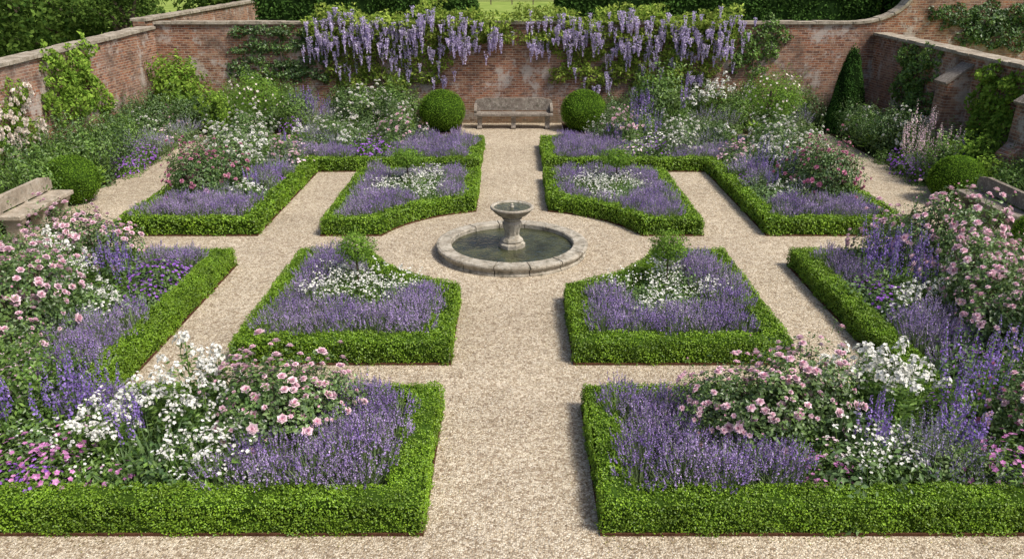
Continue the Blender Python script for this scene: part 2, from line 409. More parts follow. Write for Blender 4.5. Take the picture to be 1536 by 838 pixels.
def p_mound(sd, flo='white', leaf='green', r=.30, h=.36, nf=75, fr=.016, L=.045, nl=520):
    mb = MB(); P, N = domepts(nl, r, h, .02, .4, .2); leaves(mb, P, N+np.array([0, 0, .4]), L, L*.55, 0)
    if nf:
        P, N = domepts(nf, r*1.05, h*1.12, .03, .88, .2, .0); P[:, 2] += R.uniform(0, .07, len(P))
        petals(mb, P, N+np.array([0, 0, .5]), R.uniform(fr*.8, fr*1.25, len(P)), 5, 1, .15, .95)
    return mb, [M[leaf], M[flo]]
def p_airy(sd, flo='white'):
    mb = MB(); n = 30
    a = R.uniform(0, 2*pi, n); rr = np.sqrt(R.uniform(0, 1, n))
    A = np.stack([np.cos(a)*rr*.1, np.sin(a)*rr*.1, np.zeros(n)], 1)
    B = np.stack([np.cos(a)*rr*.30, np.sin(a)*rr*.30, .50*R.uniform(.65, 1.15, n)], 1); stems(mb, A, B, .006, 0)
    P, N = domepts(420, .28, .40, .02, .3, .2); leaves(mb, P, N+np.array([0,0,.5]), .065, .022, 0)
    C = np.repeat(B, 3, 0)+rnd(n*3)*.022; petals(mb, C, rnd(n*3)*.5+np.array([0, -.1, 1]), R.uniform(.013, .022, n*3), 5, 1, .1, .95)
    return mb, [M['green'], M[flo]]
def p_nep(sd):
    mb = MB(); n = 65
    a = R.uniform(0, 2*pi, n); rr = np.sqrt(R.uniform(0, 1, n))
    A = np.stack([np.cos(a)*rr*.1, np.sin(a)*rr*.1, np.zeros(n)], 1)
    B = np.stack([np.cos(a)*rr*.38, np.sin(a)*rr*.38, .58*(1-.3*rr**2)*R.uniform(.75, 1.15, n)], 1); D = unit(B-A)
    stems(mb, A, B, .006, 0); spike(mb, B-D*.16, D, .18, .016, 13, .018, 1, .6)
    P, N = domepts(560, .33, .42, .02, .35, .15); leaves(mb, P, N, .04, .025, 0)
    return mb, [M['grey'], M['nepf']]
def p_rose(sd, a='pink', c='pinkc', nb=48, leaf='roseleaf', br=.062):
    mb = MB(); ph = R.uniform(0, 9)
    P, N = domepts(2700, .58, .62, .52, .5, .22, -.8, 3.5, ph); leaves(mb, P, N+np.array([0, 0, .3]), .054, .037, 0)
    for i in range(12):
        an = R.uniform(0, 2*pi); q = R.uniform(.2, .5); hh = R.uniform(.7, 1.05)
        tube(mb, [(0, 0, 0), (math.cos(an)*q*.4, math.sin(an)*q*.4, hh*.55), (math.cos(an)*q, math.sin(an)*q, hh)], [.012, .009, .005], 3, 5)
    P, N = domepts(nb, .605, .65, .52, .97, .22, -.2, 3.5, ph)
    k = max(1, nb//3); P2 = P[:k]+rnd(k)*.06; P = np.concatenate([P, P2]); N = np.concatenate([N, N[:k]])+np.array([0, -.1, .35])
    rosebloom(mb, P, N, R.uniform(br*.45, br*1.15, len(P)), 1, 2)
    k = 46; P2, N2 = domepts(k, .57, .62, .52, .95, .22, .1, 3.5, ph); B = P2+unit(N2+np.array([0, 0, .9]))*R.uniform(.06, .20, (k, 1)); stems(mb, P2, B, .006, 0)
    leaves(mb, np.repeat(B, 4, 0)+rnd(4*k)*.025-np.array([0, 0, .02]), np.repeat(N2, 4, 0), .045, .028, 0)
    j = 14; petals(mb, B[:j], N2[:j], R.uniform(.015, .03, j), 5, 2, 1.5, 1.)
    rosebloom(mb, B[j:j+7], N2[j:j+7]+np.array([0, 0, .6]), R.uniform(br*.6, br, 7), 1, 2)
    return mb, [M[leaf], M[a], M[c], M['bark']]
def p_iris(sd):
    mb = MB(); n = 42; a = R.uniform(0, 2*pi, n); q = R.uniform(0, .1, n)
    A = np.stack([np.cos(a)*q, np.sin(a)*q, np.zeros(n)], 1); D = np.stack([np.cos(a)*.4, np.sin(a)*.4, np.full(n, 1.)], 1)+.12*rnd(n)
    blades(mb, A, D, R.uniform(.3, .58, n), .028, 0)
    return mb, [M['bluegreen']]
def p_hosta(sd, leaf='bright'):
    mb = MB(); n = 60; a = R.uniform(0, 2*pi, n); el = R.uniform(.15, 1.1, n)
    A = np.stack([np.cos(a)*.12*np.cos(el), np.sin(a)*.12*np.cos(el), .08+.22*np.sin(el)], 1)
    D = np.stack([np.cos(a)*np.cos(el*.7), np.sin(a)*np.cos(el*.7), np.sin(el)*.6-.05], 1); S = np.stack([-np.sin(a), np.cos(a), R.normal(0, .2, n)], 1)
    mb.quads(leafq(A, unit(D), unit(S), unit(np.cross(D, S)), R.uniform(.14, .26, n), R.uniform(.08, .13, n), -.2), 0)
    return mb, [M[leaf]]
def p_shrub(sd, leaf='green', L=.07, n=1500, r=.5, h=.62):
    mb = MB(); ph = R.uniform(0, 9); P, N = domepts(n, r, h, h*.85, .45, .2, -.85, 3.5, ph); leaves(mb, P, N+np.array([0, 0, .3]), L, L*.55, 0)
    P, N = domepts(70, r, h, h*.85, .95, .2, .0, 3.5, ph); B = P+unit(N+np.array([0, 0, .7]))*.15; stems(mb, P, B, .008, 0); leaves(mb, np.repeat(B, 4, 0)+rnd(280)*.035, np.repeat(N, 4, 0), L*.8, L*.45, 0)
    return mb, [M[leaf]]

protos = {}
def reg(kind, fn, nv, name, single=False):
    ms = []
    for i in range(nv):
        mb, mats = fn(i); ms.append(mb.mesh(name, mats))
    protos[kind] = (ms, name, single)
reg('lav', p_lav, 7, 'lavender')
reg('salv', p_salv, 3, 'purple_salvia')
reg('delph', lambda s: p_salv(s, 'salvia', 1.25, 9), 3, 'delphinium')
reg('lupin', lambda s: p_salv(s, 'pink', 1.1, 9), 2, 'pink_lupin')
reg('phlox', p_phlox, 4, 'white_phlox')
reg('wsm', lambda s: p_mound(s, 'white', 'green', .28, .34, 90, .017), 3, 'white_geranium')
reg('airy', p_airy, 5, 'white_campion')
reg('ger', lambda s: p_mound(s, 'magenta', 'green', .30, .36, 60, .028), 3, 'magenta_geranium')
reg('gerv', lambda s: p_mound(s, 'violet', 'green', .30, .36, 110, .023), 3, 'violet_geranium')
reg('gerp', lambda s: p_mound(s, 'pink', 'green', .30, .40, 60, .024), 3, 'pink_geranium')
reg('nep', p_nep, 3, 'catmint')
reg('rose', p_rose, 5, 'rose_bush', True)
reg('rosem', lambda s: p_rose(s, 'rosem', 'rosem', 40, 'dark', .056), 2, 'rose_bush', True)
reg('rosew', lambda s: p_rose(s, 'white', 'cream', 60, 'roseleaf', .055), 3, 'white_rose_bush', True)
reg('iris', p_iris, 2, 'iris_foliage')
reg('hosta', p_hosta, 2, 'hosta')
reg('green', lambda s: p_mound(s, 'white', 'green', .34, .36, 0, 0, .055, 560), 3, 'perennial_foliage')
reg('dgreen', lambda s: p_mound(s, 'white', 'dark', .36, .42, 0, 0, .06, 560), 3, 'dark_perennial_foliage')
reg('bgreen', lambda s: p_mound(s, 'white', 'bluegreen', .34, .45, 0, 0, .06, 560), 2, 'grey_perennial_foliage')
reg('shrub', p_shrub, 3, 'shrub', True)
reg('dshrub', lambda s: p_shrub(s, 'dark', .065, 1800), 3, 'dark_shrub', True)
reg('bshrub', lambda s: p_shrub(s, 'bright', .11, 900), 2, 'bright_leaved_shrub', True)

groups = {}; lavpos = []
def plant(kind, x, y, s=1., grp='a', sz=None):
    ms, name, single = protos[kind]
    if kind == 'lav': lavpos.append((x, y))
    o = bpy.data.objects.new(name if single else 'clump', random.choice(ms)); COL.objects.link(o)
    o.location = (x, y, .02); o.rotation_euler = (random.uniform(-.07, .07), random.uniform(-.07, .07), random.uniform(0, 2*pi))
    q = s*random.uniform(.9, 1.1); o.scale = (q, q, q*(sz or random.uniform(.84, 1.14)))
    if not single:
        k = (kind, grp)
        if k not in groups: groups[k] = empty(name)
        o.parent = groups[k]
def rect(kind, x0, x1, y0, y1, sp, s, grp, poly=None, cond=None, prob=1.):
    y = y0+sp/2; r = 0
    while y < y1:
        x = x0+sp/2+(r % 2)*sp*.4-sp*.2
        while x < x1:
            px, py = x+random.uniform(-.35, .35)*sp, y+random.uniform(-.35, .35)*sp
            if (poly is None or inside(poly, px, py)) and (cond is None or cond(px, py)) and random.random() < prob:
                plant(kind if isinstance(kind, str) else random.choice(kind), px, py, s, grp)
            x += sp
        y += sp*.9; r += 1
def put(L_, grp, sg=-1):
    for it in L_:
        k, x, y = it[:3]; s = it[3] if len(it) > 3 else 1.
        plant(k, sg*x, y, s, grp)

for sg, sd in ((-1, 'L'), (1, 'R')):
    for nm, c, rx, ry in (('IF', (2.35, 11.75), .80, .95), ('IB', (2.3, 18.2), .9, 1.1)):
        poly = beds[nm+sd]; xs = [p[0] for p in poly]; ys = [p[1] for p in poly]
        el = lambda x, y: ((abs(x)-c[0])/rx)**2+((y-c[1])/ry)**2+.25*math.sin(x*5+y*3)
        rect('lav', min(xs), max(xs), min(ys), max(ys), .28, 1.03, nm+sd, poly, lambda x, y: el(x, y) > .95)
        rect(['airy', 'airy', 'airy', 'green', 'airy', 'bgreen'], min(xs), max(xs), min(ys), max(ys), .31, .92, nm+sd, poly, lambda x, y: el(x, y) < 1.0)
# ---- front left
g = 'FL'
rect('lav', -2.05, -1.24, 6.72, 8.28, .26, 1.12, g); rect('lav', -2.95, -2.0, 6.72, 7.2, .26, 1.08, g)
rect('lav', -4.9, -4.2, 8.0, 8.35, .26, 1.15, g)
put([('rose',2.5,7.70,1.12),('rose',2.15,7.95,.85),('rose',2.9,7.9,.95),('phlox',3.35,7.95,1.08),('phlox',3.6,8.1,1.1),('phlox',3.65,7.7,1.05),('phlox',3.95,7.85,1.0),('phlox',3.3,7.6,.9),
     ('phlox',4.3,7.55,.85),('phlox',4.5,7.25,.78),('phlox',4.05,7.2,.75),('wsm',4.3,7.0,1.1),('airy',2.95,6.95,1.15),('airy',3.2,6.9,1.1),('airy',2.75,7.15,1.2),('airy',3.0,7.25,1.2),('airy',3.35,7.1,1.1),
     ('iris',3.55,6.95,1.),('iris',3.8,6.9,1.05),('iris',3.7,7.2,1.15),('iris',4.0,7.0,.9),('ger',4.5,6.85,1.),('ger',4.75,7.05,1.),('ger',4.95,6.8,1.),('ger',5.1,7.2,1.1),('gerv',4.7,6.78,.9),('gerv',5.2,6.85,1.),('ger',4.6,7.3,1.1),
     ('salv',5.35,7.6,1.),('salv',5.6,7.3,1.),('delph',5.1,7.9,.8),('salv',4.75,7.75,1.),('salv',4.0,7.4,.85),('delph',4.6,8.1,.75),('ger',5.5,6.9,1.1),('wsm',5.2,7.5,1.1),('phlox',5.9,7.9,.9),
     ('shrub',5.6,8.3,.9),('gerp',5.9,8.5,1.2),('rose',6.5,7.9,1.),('airy',4.3,7.3,1.2),('airy',2.6,6.85,.9),('ger',3.95,6.78,.8)], g)
# ---- left side
rect('lav', -6.0, -5.32, 9.0, 10.3, .28, 1.08, g); rect('lav', -6.4, -5.34, 12.9, 13.35, .27, 1.03, g); rect('nep', -6.4, -5.7, 10.1, 10.7, .3, 1., g)
put([('gerp',6.1,9.0,1.2),('gerp',6.4,9.3,1.3),('gerp',6.3,8.6,1.2),('gerp',5.9,8.7,1.),('rose',6.75,10.1,1.15),('rose',6.9,10.9,1.15),('rose',6.4,9.4,.9),('phlox',5.95,11.0,.72),('phlox',6.2,11.3,.72),('wsm',5.8,10.8,1.1),('wsm',6.1,10.9,1.3),('phlox',6.5,11.0,.8),
     ('phlox',6.9,11.8,1.0),('phlox',7.2,12.0,1.),('phlox',6.85,12.2,.95),('phlox',7.3,12.5,1.),('phlox',7.1,11.5,1.),('gerv',5.6,11.4,1.1),('gerv',5.65,11.8,1.2),('gerv',5.75,12.2,1.3),('gerv',5.6,12.6,1.1),('gerv',6.0,12.5,1.2),
     ('delph',6.1,12.0,.75),('salv',6.3,12.4,1.0),('delph',6.5,12.0,.8),('delph',6.55,12.7,.8),('rose',6.9,13.05,1.05),('rose',7.45,13.0,1.0),('rose',7.5,11.5,1.0),('bgreen',5.6,11.0,1.2),('lav',5.5,10.8,1.1),('lav',5.4,10.5,1.1)], g)
# ---- front right
g = 'FR'
rect('lav', 1.24, 1.9, 6.72, 8.28, .26, 1.12, g); rect('lav', 1.9, 3.0, 6.72, 7.25, .26, 1.12, g); rect('lav', 1.5, 2.4, 8.0, 8.3, .26, 1.0, g)
put([('rose',2.75,7.7,1.15),('rose',2.25,7.85,.85),('rose',3.2,7.9,1.0),('phlox',3.9,8.0,1.12),('phlox',4.2,8.1,1.12),('phlox',4.15,7.75,1.05),('phlox',4.5,7.9,1.),('phlox',3.8,8.2,1.1),('iris',3.5,7.7,1.4),('bgreen',3.6,7.4,1.4),('iris',3.8,7.4,1.3),
     ('ger',3.15,6.95,1.),('gerp',3.3,7.15,1.),('airy',3.6,6.85,1.),('airy',3.85,6.95,1.1),('airy',3.5,7.1,1.1),('airy',3.95,7.2,1.),('nep',4.3,7.0,1.1),('nep',4.5,7.3,1.2),('nep',4.2,7.3,1.1),('nep',4.8,7.0,1.),
     ('salv',3.7,7.2,.85),('salv',4.6,7.2,1.05),('delph',4.75,7.6,.9),('ger',4.9,6.85,1.1),('ger',5.1,7.1,1.2),('gerv',5.3,7.0,1.),('rose',5.5,7.4,.85),('delph',5.2,7.9,1.),('delph',4.9,7.8,.95),('gerv',5.1,8.2,1.3),('gerv',4.9,8.0,1.2),('dshrub',5.9,8.1,1.),('rosem',5.5,7.7,.8),('ger',3.0,6.78,.8)], g, 1)
# ---- right side
rect('lav', 5.34, 5.9, 12.0, 13.35, .28, 1.05, g); rect('lav', 5.4, 6.3, 9.6, 10.7, .28, 1.15, g)
put([('salv',5.8,12.1,.95),('delph',6.0,11.7,.85),('delph',6.2,12.1,.9),('salv',6.3,12.6,1.),('delph',6.5,12.3,.95),('salv',6.5,11.8,.95),('delph',5.9,12.5,.85),('delph',6.3,11.6,.85),('gerv',5.6,11.8,1.1),('gerv',5.7,11.4,1.2),('phlox',5.75,11.0,.62),('phlox',6.0,11.1,.68),('wsm',5.6,10.8,1.2),('phlox',6.3,11.0,.75),('wsm',6.2,10.8,1.2),
     ('rose',6.9,12.8,1.2),('rose',6.4,13.1,.9),('rose',7.4,12.6,1.15),('rose',6.7,11.0,1.15),('rose',6.8,10.2,1.2),('rose',7.3,11.5,1.1),('phlox',6.9,11.9,.9),('phlox',7.5,11.9,.9),('rose',6.45,9.8,.9),('gerp',6.4,9.3,1.2),('gerv',6.0,9.2,1.2),('gerv',5.7,9.0,1.2),('dshrub',6.95,9.3,1.35),('lav',5.6,9.3,1.1),('delph',5.9,8.8,.85)], g, 1)
# ---- back beds
for sg, g in ((-1, 'BL'), (1, 'BR')):
    rect('lav', min(sg*7.5, sg*5.42), max(sg*7.5, sg*5.42), 15.82, 16.95, .29, 1.05, g)
    rect('lav', min(sg*3.1, sg*1.22), max(sg*3.1, sg*1.22), 21.25, 23.7, .34, 1.1, g)
    rect('lav', min(sg*5.9, sg*4.3), max(sg*5.9, sg*4.3), 21.2, 22.0, .34, 1.1, g)
    put([('wsm',5.8,17.3,1.4),('wsm',6.1,17.5,1.3),('phlox',5.9,17.6,.6),('nep',6.3,17.2,1.1),('rosem',6.95,17.5,1.1),('rosem',6.7,18.2,1.1),('rosem',7.3,18.3,.95),
         ('nep',5.7,18.2,1.3),('gerv',5.6,18.8,1.3),('salv',5.7,19.2,.8),('lav',5.6,19.4,1.3),('lav',5.8,18.6,1.3),('lav',5.9,19.0,1.3),('nep',5.8,19.9,1.3),('salv',5.9,18.0,.8),
         ('rosew',6.8,19.4,1.15),('rosew',7.2,20.0,1.15),('phlox',6.5,19.1,.95),('phlox',6.5,19.8,1.0),('phlox',7.0,20.6,1.1),('phlox',6.5,20.6,1.),('rosew',6.9,21.3,1.15),('rosew',7.2,22.2,1.1),
         ('rose',5.9,20.9,.75),('gerp',5.6,20.6,1.3),('gerp',5.7,21.6,1.4),('ger',6.1,21.9,1.3),('salv',6.4,22.5,.8),('phlox',6.0,22.9,.9),('nep',5.6,22.9,1.3),('rosew',5.2,23.4,.9),('rosew',4.6,23.3,.85),
         ('gerv',3.9,21.6,1.4),('gerv',3.5,21.9,1.4),('gerv',4.1,22.2,1.4),('gerv',3.8,22.6,1.3),('phlox',4.6,22.4,.8),('nep',4.9,22.5,1.2),('rose',3.2,23.3,1.0),('rosew',2.6,23.5,.65),('rosew',3.7,23.6,.85),('shrub',3.3,22.8,.7)], g, sg)
put([('airy',4.0,21.5,1.5),('airy',3.5,21.4,1.5),('gerp',3.2,21.6,1.4),('rosew',4.6,22.1,.8),('delph',4.0,23.0,.95),('delph',3.6,23.2,1.),('salv',2.9,23.0,.95),('delph',6.0,19.2,.85),('delph',6.2,18.2,.85),('delph',5.9,18.7,.85),('dshrub',5.8,23.2,.8)], 'BR', 1)
LP = np.array(lavpos)
nolav = lambda x, y: np.min((LP[:, 0]-x)**2+(LP[:, 1]-y)**2) > .26**2
for bd in ('FL', 'FR', 'BL', 'BR'):
    poly = beds[bd]; xs = [p[0] for p in poly]; ys = [p[1] for p in poly]
    rect(['green', 'bgreen', 'green', 'dgreen'], min(xs), max(xs), min(ys), max(ys), .44, 1.15, bd, poly, nolav, .95)

# ------------------------------------------------------------------ perimeter borders
def strip(x0, x1, y0, y1):
    sheet('flower_border_soil', [(x0,y0),(x1,y0),(x1,y1),(x0,y1)], .012, M['soil'])
strip(-11.75, -9.95, 13.0, 25.9); strip(10.15, 11.9, 12.0, 25.9)
strip(-11.75, -1.7, 25.9, 27.95); strip(1.7, 11.9, 25.9, 27.95)
nocone = lambda x, y: (x-10.75)**2+(y-26.3)**2 > .95**2
rect(['green','dgreen','bgreen','hosta','nep','dshrub','shrub'], -11.6, -9.9, 17.6, 26., .55, 1.1, 'PL')
rect(['green','dgreen','bgreen','hosta','dshrub','shrub','hosta'], 10.2, 11.7, 17.6, 25.4, .55, 1.0, 'PR', None, nocone)
rect(['green','shrub','bgreen','dshrub','shrub','hosta'], -11.2, -3.0, 26.1, 27.8, .58, 1.0, 'PB')
rect(['green','shrub','bgreen','dshrub','shrub','hosta'], 3.0, 11.4, 26.1, 27.8, .58, 1.0, 'PB', None, nocone)
rect(['green','hosta','dgreen'], -11., -9.3, 13.0, 14.9, .4, 1., 'PL'); rect(['green','dgreen','shrub'], 10.3, 11.6, 13.0, 17.4, .48, 1., 'PR')
rect(['green','shrub','hosta'], -11.6, -10.3, 15, 17.6, .5, 1., 'PL')
put([('gerv',9.9,21.0,1.2),('gerv',9.95,21.6,1.2),('gerv',9.8,20.4,1.2),('nep',10.0,22.4,1.3),('nep',10.3,21.4,1.4),('nep',10.5,20.4,1.4),('gerv',10.0,22.0,1.1),('nep',10.4,23.0,1.3),('lav',9.9,22.9,1.3),('rosew',11.0,19.9,.9),('rosew',10.9,24.3,1.0),('rose',10.8,25.2,.9),('bshrub',10.8,18.7,.8),('shrub',10.9,22.6,1.),
     ('hosta',10.1,18.6,1.2),('hosta',10.2,19.3,1.2),('bshrub',9.9,26.6,1.1),('dshrub',8.8,27.0,1.2),('bshrub',9.3,26.4,.9),('shrub',8.0,26.9,1.3),('gerp',8.4,26.1,1.2),('hosta',9.4,26.,1.2),('dshrub',7.2,27.2,1.4),('salv',6.8,26.6,1.3),('delph',6.4,26.6,1.1),('nep',6.4,26.4,1.6),('nep',5.9,26.6,1.6),('salv',6.2,26.9,1.3),('rosew',5.2,26.9,1.25),('rosew',4.6,27.2,1.1),('dshrub',5.5,27.3,1.2),('shrub',3.7,27.0,1.2),('gerp',4.0,26.3,1.3),('rosew',3.7,26.3,.8),
     ('gerv',7.0,25.9,1.3),('gerp',10.2,23.8,1.3),('nep',10.0,25.0,1.3)], 'PL', -1)
put([('gerv',10.1,20.4,1.2),('gerv',10.2,21.0,1.3),('nep',10.2,19.9,1.3),('gerv',10.05,19.6,1.2),('lupin',10.2,19.7,1.15),('lupin',10.5,20.3,1.25),('lupin',10.3,21.0,1.2),('lupin',10.7,19.9,1.3),('lupin',10.2,20.5,1.15),('lupin',10.7,21.1,1.3),('delph',10.9,19.4,1.0),('rosew',10.9,22.4,.9),('rosew',10.7,24.6,.8),('rosew',11.1,24.0,.8),('bshrub',10.9,19.0,.9),('bshrub',10.7,18.0,.9),('hosta',10.3,18.7,1.3),('hosta',10.5,23.3,1.4),
     ('delph',4.4,26.4,1.2),('delph',4.0,26.2,1.1),('salv',4.2,26.8,1.3),('shrub',4.8,27.2,1.5),('dshrub',4.6,27.0,1.3),('nep',6.2,26.3,1.7),('phlox',6.4,26.8,1.5),('phlox',6.8,27.0,1.5),('phlox',6.0,27.0,1.4),('nep',7.0,26.3,1.6),('dshrub',7.8,27.2,1.4),('shrub',8.8,26.9,1.3),('shrub',9.4,27.2,1.0),('nep',9.3,26.3,1.3),('dshrub',3.4,27.2,1.),('rosew',3.2,26.4,.8),('delph',5.6,26.6,1.2)], 'PR', 1)

# ------------------------------------------------------------------ topiary
def ballmesh(n=7000, L=.05):
    mb = MB(); D = unit(rnd(n)); r = 1+R.normal(0, .012, n)+.015*np.sin(D[:, 0]*9)*np.sin(D[:, 2]*8+1)
    leaves(mb, D*r[:, None]*np.array([1, 1, .92]), D, L, L*.6, 0, .9, .4)
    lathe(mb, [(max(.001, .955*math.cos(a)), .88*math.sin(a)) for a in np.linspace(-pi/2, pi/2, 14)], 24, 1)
    return mb
M['ball'] = leafmat('ball_leaf', (.085,.185,.018), (.20,.34,.035), .3, .5, .25)
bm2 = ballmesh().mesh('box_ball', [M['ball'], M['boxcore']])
for x, y, r in ((-2.27, 26.7, .74), (2.33, 26.7, .74), (-9.95, 17.95, .60), (10.05, 17.95, .60), (9.6, 14.0, .52)):
    o = bpy.data.objects.new('box_ball_topiary', bm2); COL.objects.link(o); o.location = (x, y, r*.86); o.scale = (r, r, r); o.rotation_euler[2] = x
def mop(x, y, zc, r, name, leaf='bright', L=.05, n=1600, flo=None, tr=.02, sq=.85):
    mb = MB(); P, N = domepts(n, r, r*sq, zc, .45, .16, -1., 3.)
    leaves(mb, P, N+np.array([0, 0, .3]), L, L*.55, 0)
    P2, N2 = domepts(50, r, r*sq, zc, .95, .16, -.3, 3.); B = P2+unit(N2+np.array([0, 0, .4]))*r*.22; stems(mb, P2, B, .008, 0); leaves(mb, np.repeat(B, 4, 0)+rnd(200)*r*.05, np.repeat(N2, 4, 0), L, L*.5, 0)
    if flo:
        P, N = domepts(70, r*1.05, r*sq, zc, .95, .16, -.6, 3.); petals(mb, P, N, R.uniform(.03, .05, len(P)), 6, 2, .5, 1.)
    tube(mb, [(0, 0, 0), (.01, .01, zc*.5), (-.01, 0, zc-r*.2), (0, 0, zc+r*.2)], [tr*1.3, tr, tr, tr*.6], 1, 7)
    for i in range(7):
        a = i*.9; tube(mb, [(0, 0, zc-r*.5), (math.cos(a)*r*.35, math.sin(a)*r*.35, zc-.05*r), (math.cos(a)*r*.75, math.sin(a)*r*.75, zc+.3*r)], [tr*.6, tr*.4, tr*.15], 1, 5)
    o = mb.obj(name, [M[leaf], M['bark'], M[flo or 'cream']]); o.location = (x, y, .02); return o
M['mop'] = leafmat('mop_leaf', (.09,.19,.026), (.23,.37,.06), .3, .5, .15)
for sx in (-1, 1):
    mop(sx*2.47, 12.15, .86, .29, 'standard_tree', 'mop', .038, 2400, None, .016)
    mop(sx*2.45, 18.7, .84, .34, 'standard_tree', 'mop', .045, 2000, None, .016, .65)
mop(-7.45, 23.9, 1.52, .80, 'standard_tree', 'mop', .06, 3600, 'cream', .035, .75)
mop(7.5, 23.9, 1.52, .90, 'standard_tree', 'mop', .06, 4200, 'cream', .035, .75)
mb = MB(); n = 11000; z = 1-np.sqrt(R.uniform(0, 1, n)); a = R.uniform(0, 2*pi, n); rr = .64*(1-z)**.62*(1+.05*np.sin(a*5+z*9))+R.normal(0, .012, n)
leaves(mb, np.stack([np.cos(a)*rr, np.sin(a)*rr, z*2.75+.03], 1), np.stack([np.cos(a), np.sin(a), np.full(n, .35)], 1), .055, .03, 0)
lathe(mb, [(.60, 0), (.57, .3), (.50, .9), (.35, 1.8), (.18, 2.4), (.01, 2.65)], 20, 1)
mb.obj('yew_cone_topiary', [M['yewcone'], M['yewcore']]).location = (10.75, 26.4, 0)

# ------------------------------------------------------------------ walls
WY = 28.0
prof = [(-11.8, 3.24), (11.2, 3.24)] + [(11.2+1.9*math.sin(t*pi/2), 3.24+1.0*(1-math.cos(t*pi/2))) for t in np.linspace(.1, 1, 10)] + [(19, 4.24)]
wall = MB(); prism(wall, [(-11.8, -.1)] + [(x, z) for x, z in prof] + [(19, -.1)], WY, WY+.42, 0, 'XZ')
wb = wall.obj('brick_wall', [M['brick']])
cp = MB()
pp = []
for i in range(len(prof)-1):
    a, b_ = np.array(prof[i]), np.array(prof[i+1]); k = max(1, int(np.linalg.norm(b_-a)/.6))
    for j in range(k): pp.append((a+(b_-a)*j/k, a+(b_-a)*(j+1)/k))
for a, b_ in pp:
    e = unit(b_-a); nn = np.array([-e[1], e[0]]); dz = random.uniform(-.012, .012); gp = e*.006
    q = [tuple(a+gp+nn*.004), tuple(b_-gp+nn*.004), tuple(b_-gp+nn*(.09+dz)), tuple(a+gp+nn*(.09+dz))]
    dy = random.uniform(-.012, .012)
    prism(cp, q, WY-.07+dy, WY+.49+dy, 0, 'XZ')
cp.obj('coping', [M['coping']], parent=wb, bevel=.012)
def sidewall(xin, xout, y0, y1, h0, h1, name='brick_wall'):
    w = MB(); prism(w, [(y0, -.1), (y1, -.1), (y1, h1), (y0, h0)], xin, xout, 0, 'YZ'); ob = w.obj(name, [M['brick']])
    c = MB(); k = int((y1-y0)/.6)
    xa_, xb_ = min(xin, xout)-.07, max(xin, xout)+.07
    for j in range(k):
        ya_, yb_ = y0+(y1-y0)*j/k+.006, y0+(y1-y0)*(j+1)/k-.006; za = h0+(h1-h0)*j/k; zb = h0+(h1-h0)*(j+1)/k; d = random.uniform(-.012, .012); dx = random.uniform(-.012, .012)
        prism(c, [(ya_, za+.004), (yb_, zb+.004), (yb_, zb+.09+d), (ya_, za+.09+d)], xa_+dx, xb_+dx, 0, 'YZ')
    c.obj('coping', [M['coping']], parent=ob, bevel=.012); return ob
sidewall(-11.8, -12.25, 2, 27.98, 2.35, 3.1)
sidewall(-12.3, -12.7, 28.5, 48, 3.3, 3.5)
sidewall(12.0, 12.45, 2, 27.98, 2.5, 2.9)
for y in (22.0, 18.3):
    b_ = MB()
    prism(b_, [(12.0, 0), (12.0, 2.56), (11.62, 2.30), (11.42, 2.14), (11.38, 1.25), (11.16, 1.00), (11.1, 0)][::-1], y-.29, y+.29, 0, 'XZ')
    ob = b_.obj('brick_buttress', [M['brick']], bevel=.01)
    c = MB(); prism(c, [(12.0, 2.57), (11.36, 2.125), (11.34, 2.18), (12.0, 2.65)], y-.32, y+.32, 0, 'XZ'); c.obj('cap', [M['benchstone']], parent=ob)

# ------------------------------------------------------------------ climbers
def climber(name, mp, nf, blobs, leaf, L, dens=420, flo=None, nflo=0, trunk=None, thick=.3, fsz=.05):
    mb = MB()
    for (u, z, ru, rz) in blobs:
        n = int(dens*1.8*ru*rz*pi)
        a = R.uniform(0, 2*pi, n); q = np.sqrt(R.uniform(0, 1, n))*(1+.28*np.sin(a*3+u)+.2*np.sin(a*7+z*3))
        dep = .03+thick*R.uniform(.1, 1, n)*np.clip(1.05-q, .1, 1)
        P = mp(u+np.cos(a)*q*ru, dep, z+np.sin(a)*q*rz); leaves(mb, P, np.array(nf)+np.array([0, 0, .5]) + 0*P, L, L*.62, 0, 1.2, .5)
        if flo:
            k = max(1, int(nflo*ru*rz*pi)); a = R.uniform(0, 2*pi, k); q = np.sqrt(R.uniform(0, 1, k))
            P = mp(u+np.cos(a)*q*ru, thick*np.clip(1.1-q, .2, 1)+.08, z+np.sin(a)*q*rz); rosebloom(mb, P, np.array(nf)+.4*rnd(k), R.uniform(fsz*.7, fsz*1.2, k), 2, 2)
    for tr in (trunk or []):
        pts = [mp(np.array([u]), np.array([d]), np.array([z]))[0] for u, d, z in tr[0]]
        tube(mb, pts, np.linspace(tr[1], tr[1]*.4, len(pts)), 1, 7)
    return mb.obj(name, [M[leaf], M['bark'], M[flo or 'white']])
bk = lambda u, d, z: np.stack([u+0*z, WY-d+0*z, z], 1)
lf = lambda u, d, z: np.stack([-11.8+d, u, z], 1)
rt = lambda u, d, z: np.stack([12.0-d, u, z], 1)
bl = []
for zz in (3.0, 2.55, 2.05, 1.6):
    for x in np.arange(-9.0, -6.0, .38):
        if random.random() < .9: bl.append((x+random.uniform(-.12, .12), zz+random.uniform(-.12, .12), random.uniform(.25, .42), random.uniform(.14, .26)))
climber('espalier_tree', bk, (0, -1, 0), bl, 'dark', .10, 360, trunk=[([(-7.7, .1, 0), (-7.65, .1, 1.5), (-7.7, .1, 3.0)], .05)] + [([(-9.1, .08, z), (-7.7, .08, z-.05), (-6.4, .08, z)], .018) for z in (3.0, 2.55, 2.05, 1.6)])
